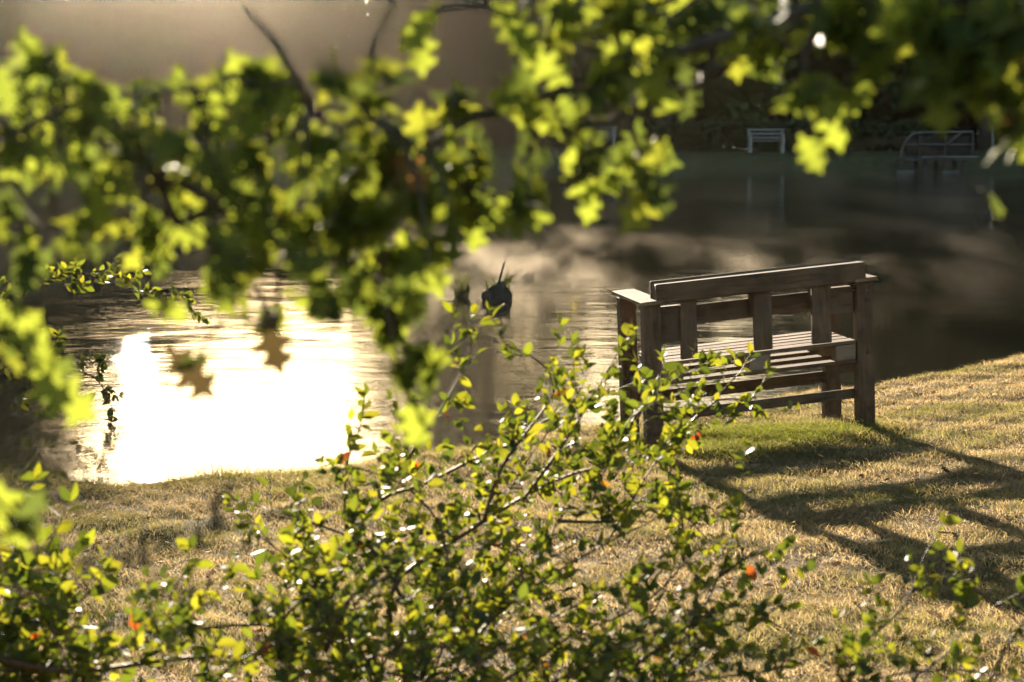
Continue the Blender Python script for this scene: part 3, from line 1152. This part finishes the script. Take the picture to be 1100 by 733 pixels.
def oak(label, trunk_base, limbs, clusters, depth0, size, near=1.0, shade_boughs=(), dens=1.7, heroes=()):
    rz = gz(trunk_base[0], trunk_base[1])
    off = (trunk_base[0], trunk_base[1], rz)
    e = empty("oak_tree", off, label, "tree")
    tt = Tubes(off)
    base = Vector(off)
    limb_pts = []
    top = base + Vector((.1, .1, 6.0))
    tr = curve([base - Vector((0, 0, .3)), base + Vector((.05, .02, 1.0)), base + Vector((-.03, .05, 2.6)), base + Vector((.06, .1, 4.2)), top], .3)
    tt.add(tr, [.17 * (1 - .7 * i / (len(tr) - 1)) + (.06 if i == 0 else 0) for i in range(len(tr))], 12, .06)
    tt.build("trunk", M_BARK, e)
    tb = Tubes(off)
    for (r0, r1, ctl, fromtrunk) in limbs:
        pts = [at(q[0], q[1], q[2] * near) for q in ctl]
        if fromtrunk:
            k = min(tr, key=lambda q: (q - (pts[0] - Vector((0, 0, .4)))).length)
            pts = [k] + pts
        pts = curve(pts, .035)
        n = len(pts)
        tb.add(pts, [r0 + (r1 - r0) * i / (n - 1) for i in range(n)], 7, .15)
        limb_pts += pts
    lv = Leaves(OAK, off)
    # crown above the frame
    for k in range(60):
        root = random.choice(tr[len(tr) // 2:])
        d = rvec()
        d.z = abs(d.z) * .6
        tip = root + Vector((d.x * 1.6, d.y * 1.0 - .8, d.z * 1.5 + .5))
        pts = curve([root, root.lerp(tip, .5) + Vector((0, 0, .15)), tip], .2)
        tb.add(pts, [.02 * (1 - .8 * i / (len(pts) - 1)) for i in range(len(pts))], 5)
        for j in range(26):
            lv.add(tip + rvec() * .45 * random.random() ** .5, rvec(), rvec() + Vector((0, 0, .7)), size * random.uniform(.8, 1.3), random.choice(OAK_G))
    # unseen leaf masses added above the view to shade the hanging leaves
    for (bx, by, bz, num, spd) in shade_boughs:
        c = Vector((bx, by, bz))
        root = min(tr, key=lambda q: abs(q.z - (bz + .5)))
        pts = curve([root, root.lerp(c, .5) + Vector((0, 0, .25)), c], .1)
        tb.add(pts, [.03 * (1 - .85 * i / (len(pts) - 1)) for i in range(len(pts))], 6, .1)
        for k in range(num // 12):
            q = c + Vector((random.uniform(-1, 1) * spd, random.uniform(-1, 1) * .5, random.uniform(-.6, 1.0) * spd * .55))
            p0 = pts[int(len(pts) * random.uniform(.6, .99))]
            tb.add(curve([p0, p0.lerp(q, .5) + rvec() * .05, q], .08), [.005] * 40, 4)
            for j in range(12):
                lv.add(q + rvec() * .13, rvec(), rvec() + Vector((0, -.5, .5)), size * random.uniform(.8, 1.3), random.choice(OAK_G))
    for cl in clusters:
        cx, cy, n, spread = cl[:4]
        dep = cl[4] if len(cl) > 4 else depth0 + random.uniform(-.25, .25)
        c = at(cx, cy, dep * near)
        dep *= near
        nearp = min(limb_pts, key=lambda q: (q - c).length)
        sp = spread / F_PX * dep
        mid = nearp.lerp(c, .5) + rvec() * .02 + Vector((0, 0, .02))
        pts = curve([nearp, mid, c + (c - nearp).normalized() * sp * .2], .02) if (c - nearp).length > .03 else [nearp, c]
        tb.add(pts, [.0035 * (1 - .65 * i / (len(pts) - 1)) for i in range(len(pts))], 5)
        axis_d = (pts[-1] - pts[0]).normalized() if len(pts) > 1 else rvec()
        for j in range(int(n * dens + .5) if n > 2 else n):
            kk = random.random()
            q = pts[int(kk ** .6 * (len(pts) - 1))].lerp(c, .55) + rvec() * sp * random.random() ** .6 * .8
            pt = Tubes  # noqa
            d = (rvec() + axis_d * .6 + Vector((0, 0, -.35))).normalized()
            nr = rvec() + Vector((0, 0, .75))
            col = random.choice(OAK_G) if random.random() > .005 else random.choice(OAK_B)
            kc = random.uniform(.8, 1.2)
            start = q - d * size * .5
            lv.add(start, d, nr, size * random.uniform(.6, 1.2), tuple(a * kc for a in col))
            if random.random() < .5:
                nb = min(pts, key=lambda w: (w - start).length)
                tb.add([nb, nb.lerp(start, .5) + Vector((0, 0, .004)), start], [.0014, .0012, .001], 4)
    # single broad leaves turned to the light on short stalks
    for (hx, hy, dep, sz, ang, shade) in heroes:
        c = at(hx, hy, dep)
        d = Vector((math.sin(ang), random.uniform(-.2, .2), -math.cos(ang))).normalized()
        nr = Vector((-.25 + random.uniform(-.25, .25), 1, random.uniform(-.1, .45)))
        col = {0: (.15, .185, .028), 1: (.10, .13, .022), 2: (.035, .026, .014)}[shade]  # darkest entry puts an unlit silhouette against the glare into the leaf colour
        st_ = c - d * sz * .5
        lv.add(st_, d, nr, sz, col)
        nb = min(limb_pts, key=lambda w: (w - st_).length)
        tb.add(curve([nb, nb.lerp(st_, .5) + Vector((0, 0, .012)), st_], .02), [.002] * 80, 4)
    tb.build("branch", M_BARK, e)
    lv.build("foliage", M_OAK, e)
    print("oak leaves", len(lv.P))
    return e


random.seed(77)
oak("oak tree whose long dark branch hangs in from the upper right", (3.0, 2.8), [
    (.035, .0055, [(1180, -90, 2.5), (1050, -45, 2.5), (900, 0, 2.5), (770, 42, 2.55), (650, 84, 2.6), (575, 106, 2.6), (510, 126, 2.65), ], True),
    (.0055, .0015, [(510, 126, 2.65), (455, 160, 2.65), (415, 225, 2.65), (412, 320, 2.7), (440, 430, 2.7)], False),
    (.008, .002, [(900, 0, 2.5), (862, 60, 2.5), (872, 110, 2.5), (890, 160, 2.5)], False),
    (.012, .003, [(1050, -45, 2.5), (1010, 20, 2.3), (1030, 70, 2.3), (1085, 125, 2.3)], False),
    (.006, .002, [(650, 84, 2.6), (676, 130, 2.6), (690, 175, 2.6), (722, 228, 2.6)], False),
    (.006, .002, [(770, 42, 2.55), (755, 90, 2.6), (700, 105, 2.6), (640, 140, 2.6), (620, 190, 2.6)], False),
    (.005, .002, [(600, 98, 2.6), (590, 50, 2.6), (560, 15, 2.6)], False),
    (.006, .002, [(455, 160, 2.65), (500, 200, 2.7), (560, 215, 2.7)], False),
    (.006, .002, [(700, 68, 2.6), (720, 20, 2.6), (760, -10, 2.6)], False),
], [
    (560, 40, 2, 30), (592, 62, 4, 30), (620, 20, 6, 40), (660, 35, 9, 45), (640, 95, 8, 35), (690, 15, 9, 40), (700, 70, 9, 40),
    (622, 178, 3, 30), (618, 145, 4, 30), (690, 178, 5, 32), (708, 200, 3, 30), (655, 205, 3, 24), (742, 130, 2, 16), (770, 20, 5, 30),
    (800, 25, 6, 40), (832, 60, 7, 36), (860, 40, 9, 45), (872, 100, 5, 30), (892, 138, 2, 20), (915, 30, 11, 45), (955, 70, 6, 30),
    (960, 15, 10, 45), (1000, 30, 13, 50, 2.2), (1040, 55, 13, 50, 2.2), (1080, 30, 12, 50, 2.2), (1000, 85, 6, 40, 2.2), (1065, 105, 6, 35, 2.2),
    (1095, 140, 4, 30, 2.2), (1072, 226, 1, 8, 2.5), (905, 110, 4, 30), (730, 40, 8, 40), (580, 120, 3, 30), (540, 105, 3, 25),
    (430, 50, 1, 10, 2.5), (480, 108, 4, 30), (420, 165, 9, 40), (440, 225, 12, 45), (500, 222, 10, 40), (550, 222, 5, 28), (400, 300, 10, 40), (350, 260, 10, 50), (470, 190, 10, 45), (510, 160, 6, 35), (380, 200, 10, 50),
    (445, 290, 5, 30), (420, 350, 8, 35), (435, 395, 8, 35), (440, 452, 3, 22), (470, 275, 4, 26), (395, 250, 8, 40),
], 2.6, .072, .92, shade_boughs=[(.20, 4.6, CAM_Z + .55, 460, .36), (-.05, 4.5, CAM_Z + .50, 240, .25)], heroes=[(622, 185, 2.4, .085, .25, 0), (635, 215, 2.4, .06, -.4, 0), (690, 190, 2.4, .07, .2, 1), (700, 95, 2.3, .08, .9, 0), (655, 60, 2.3, .08, -.8, 0), (895, 130, 2.2, .07, .3, 0), (870, 165, 2.2, .05, .5, 0), (585, 70, 2.3, .075, .9, 0), (450, 48, 2.3, .075, .1, 0), (462, 285, 2.5, .085, .3, 0), (445, 455, 2.4, .075, .2, 0), (545, 222, 2.4, .06, -.9, 0), (560, 45, 2.3, .06, .7, 1)])
oak("oak tree whose pale twigs and backlit leaves fill the left", (-2.9, 3.1), [
    (.014, .003, [(-260, 320, 2.5), (-60, 280, 2.5), (60, 240, 2.5), (190, 192, 2.5), (290, 150, 2.5), (400, 130, 2.5)], True),
    (.008, .002, [(190, 192, 2.5), (250, 232, 2.5), (300, 300, 2.5), (297, 352, 2.5)], False),
    (.008, .002, [(-60, 280, 2.5), (0, 345, 2.4), (45, 415, 2.4)], False),
    (.006, .002, [(-60, 280, 2.5), (-20, 180, 2.4), (60, 120, 2.4), (160, 100, 2.4), (270, 95, 2.4), (360, 80, 2.4)], False),
    (.006, .003, [(190, 240, 2.4), (150, 160, 2.4), (85, 100, 2.4), (25, 40, 2.4)], False),
    (.005, .003, [(330, 110, 2.4), (300, 50, 2.4), (262, 8, 2.4)], False),
    (.003, .002, [(395, 70, 2.4), (404, 40, 2.4), (440, -30, 2.4)], False),
    (.006, .002, [(-120, 420, 2.3), (-60, 480, 2.2), (-10, 530, 2.2), (20, 560, 2.2)], False),
    (.006, .002, [(-120, 420, 2.3), (-200, 330, 2.4), (-260, 320, 2.5)], False),
], [
    (30, 62, 2, 22), (60, 135, 5, 35), (110, 112, 6, 35), (160, 95, 6, 35), (230, 112, 6, 38), (300, 110, 8, 38), (350, 90, 5, 32), (262, 85, 2, 20),
    (245, 135, 2, 18), (390, 120, 8, 40), (340, 170, 9, 40), (270, 190, 9, 40), (200, 165, 7, 38), (130, 170, 6, 38), (45, 165, 4, 30),
    (115, 208, 3, 24), (230, 240, 7, 38), (300, 240, 9, 42), (370, 235, 10, 42), (270, 290, 7, 35), (330, 300, 9, 38), (180, 300, 3, 28),
    (155, 265, 3, 28), (35, 290, 4, 32), (20, 350, 5, 32), (50, 410, 4, 28), (10, 400, 4, 30), (285, 345, 4, 22), (350, 335, 5, 28),
    (205, 400, 1, 6, 2.5), (12, 552, 3, 26, 2.2), (420, 90, 4, 30), (90, 250, 4, 35), (15, 240, 3, 30),
] + [(random.uniform(0, 500), random.uniform(95, 300), 3, 34) for _ in range(9)] + [(random.uniform(-20, 200), random.uniform(60, 320), 3, 32) for _ in range(6)] + [(random.uniform(60, 480), random.uniform(60, 120), 3, 26) for _ in range(5)] + [(random.uniform(230, 470), random.uniform(180, 340), 4, 34) for _ in range(10)], 2.5, .060, .90, shade_boughs=[(-.72, 5.2, CAM_Z + .56, 90, .16)], dens=1.5, heroes=[(5, 95, 2.1, .07, .4, 1), (262, 82, 2.2, .07, .5, 0), (246, 136, 2.2, .062, 1.2, 0), (30, 168, 2.1, .075, -.9, 0), (112, 208, 2.1, .08, -.3, 0), (65, 178, 2.1, .06, 1.3, 0), (22, 352, 2.1, .08, .7, 0), (66, 425, 2.1, .09, .9, 0), (12, 555, 2.0, .085, .3, 0), (30, 62, 2.1, .07, .2, 1), (205, 400, 2.3, .085, .8, 2), (292, 368, 2.4, .085, .3, 2), (180, 332, 2.2, .055, 1.3, 0), (275, 262, 2.2, .06, .2, 0), (160, 240, 2.2, .05, .4, 0), (340, 150, 2.2, .06, .8, 0)])

# ------------------------------------------------------------------ air
def vol_mat(name, dens, color, aniso):
    m, nt, out = new_mat(name)
    v = nt.nodes.new("ShaderNodeVolumePrincipled")
    v.inputs["Color"].default_value = (*color, 1)
    v.inputs["Density"].default_value = dens
    v.inputs["Anisotropy"].default_value = aniso
    nt.links.new(v.outputs[0], out.inputs["Volume"])
    return m


def box(name, x0, x1, y0, y1, z0, z1, mat):
    v = [(x, y, z) for z in (z0, z1) for y in (y0, y1) for x in (x0, x1)]
    q = [(0, 2, 3, 1), (4, 5, 7, 6), (0, 1, 5, 4), (2, 6, 7, 3), (0, 4, 6, 2), (1, 3, 7, 5)]
    return make_mesh(name, v, None, q, mat)


hz = box("haze", -230, 230, -50, 290, -2.0, 30.0, vol_mat("haze_air", .00009, (1, .86, .70), .955))
kind(hz, "stuff", "thin golden morning haze over the pond", "haze")


def mist_mat():
    m, nt, out = new_mat("water_mist")
    g = nt.nodes.new("ShaderNodeNewGeometry")
    mp = nt.nodes.new("ShaderNodeMapping")
    mp.inputs["Scale"].default_value = (.75, .22, 1.2)
    nt.links.new(g.outputs["Position"], mp.inputs[0])
    n = noise(nt, mp.outputs[0], 1.0, 4, .62)
    mr = nt.nodes.new("ShaderNodeMapRange")
    mr.inputs[1].default_value = .50
    mr.inputs[2].default_value = .74
    mr.inputs[3].default_value = 0.0
    mr.inputs[4].default_value = .046
    nt.links.new(n.outputs["Fac"], mr.inputs[0])
    v = nt.nodes.new("ShaderNodeVolumePrincipled")
    v.inputs["Color"].default_value = (1, .86, .68, 1)
    v.inputs["Anisotropy"].default_value = .6
    nt.links.new(mr.outputs[0], v.inputs["Density"])
    nt.links.new(v.outputs[0], out.inputs["Volume"])
    return m


ms = box("mist", -14, 16, 25.8, 62, .03, .45, mist_mat())
kind(ms, "stuff", "wisps of sunlit mist drifting low over the pond", "mist")
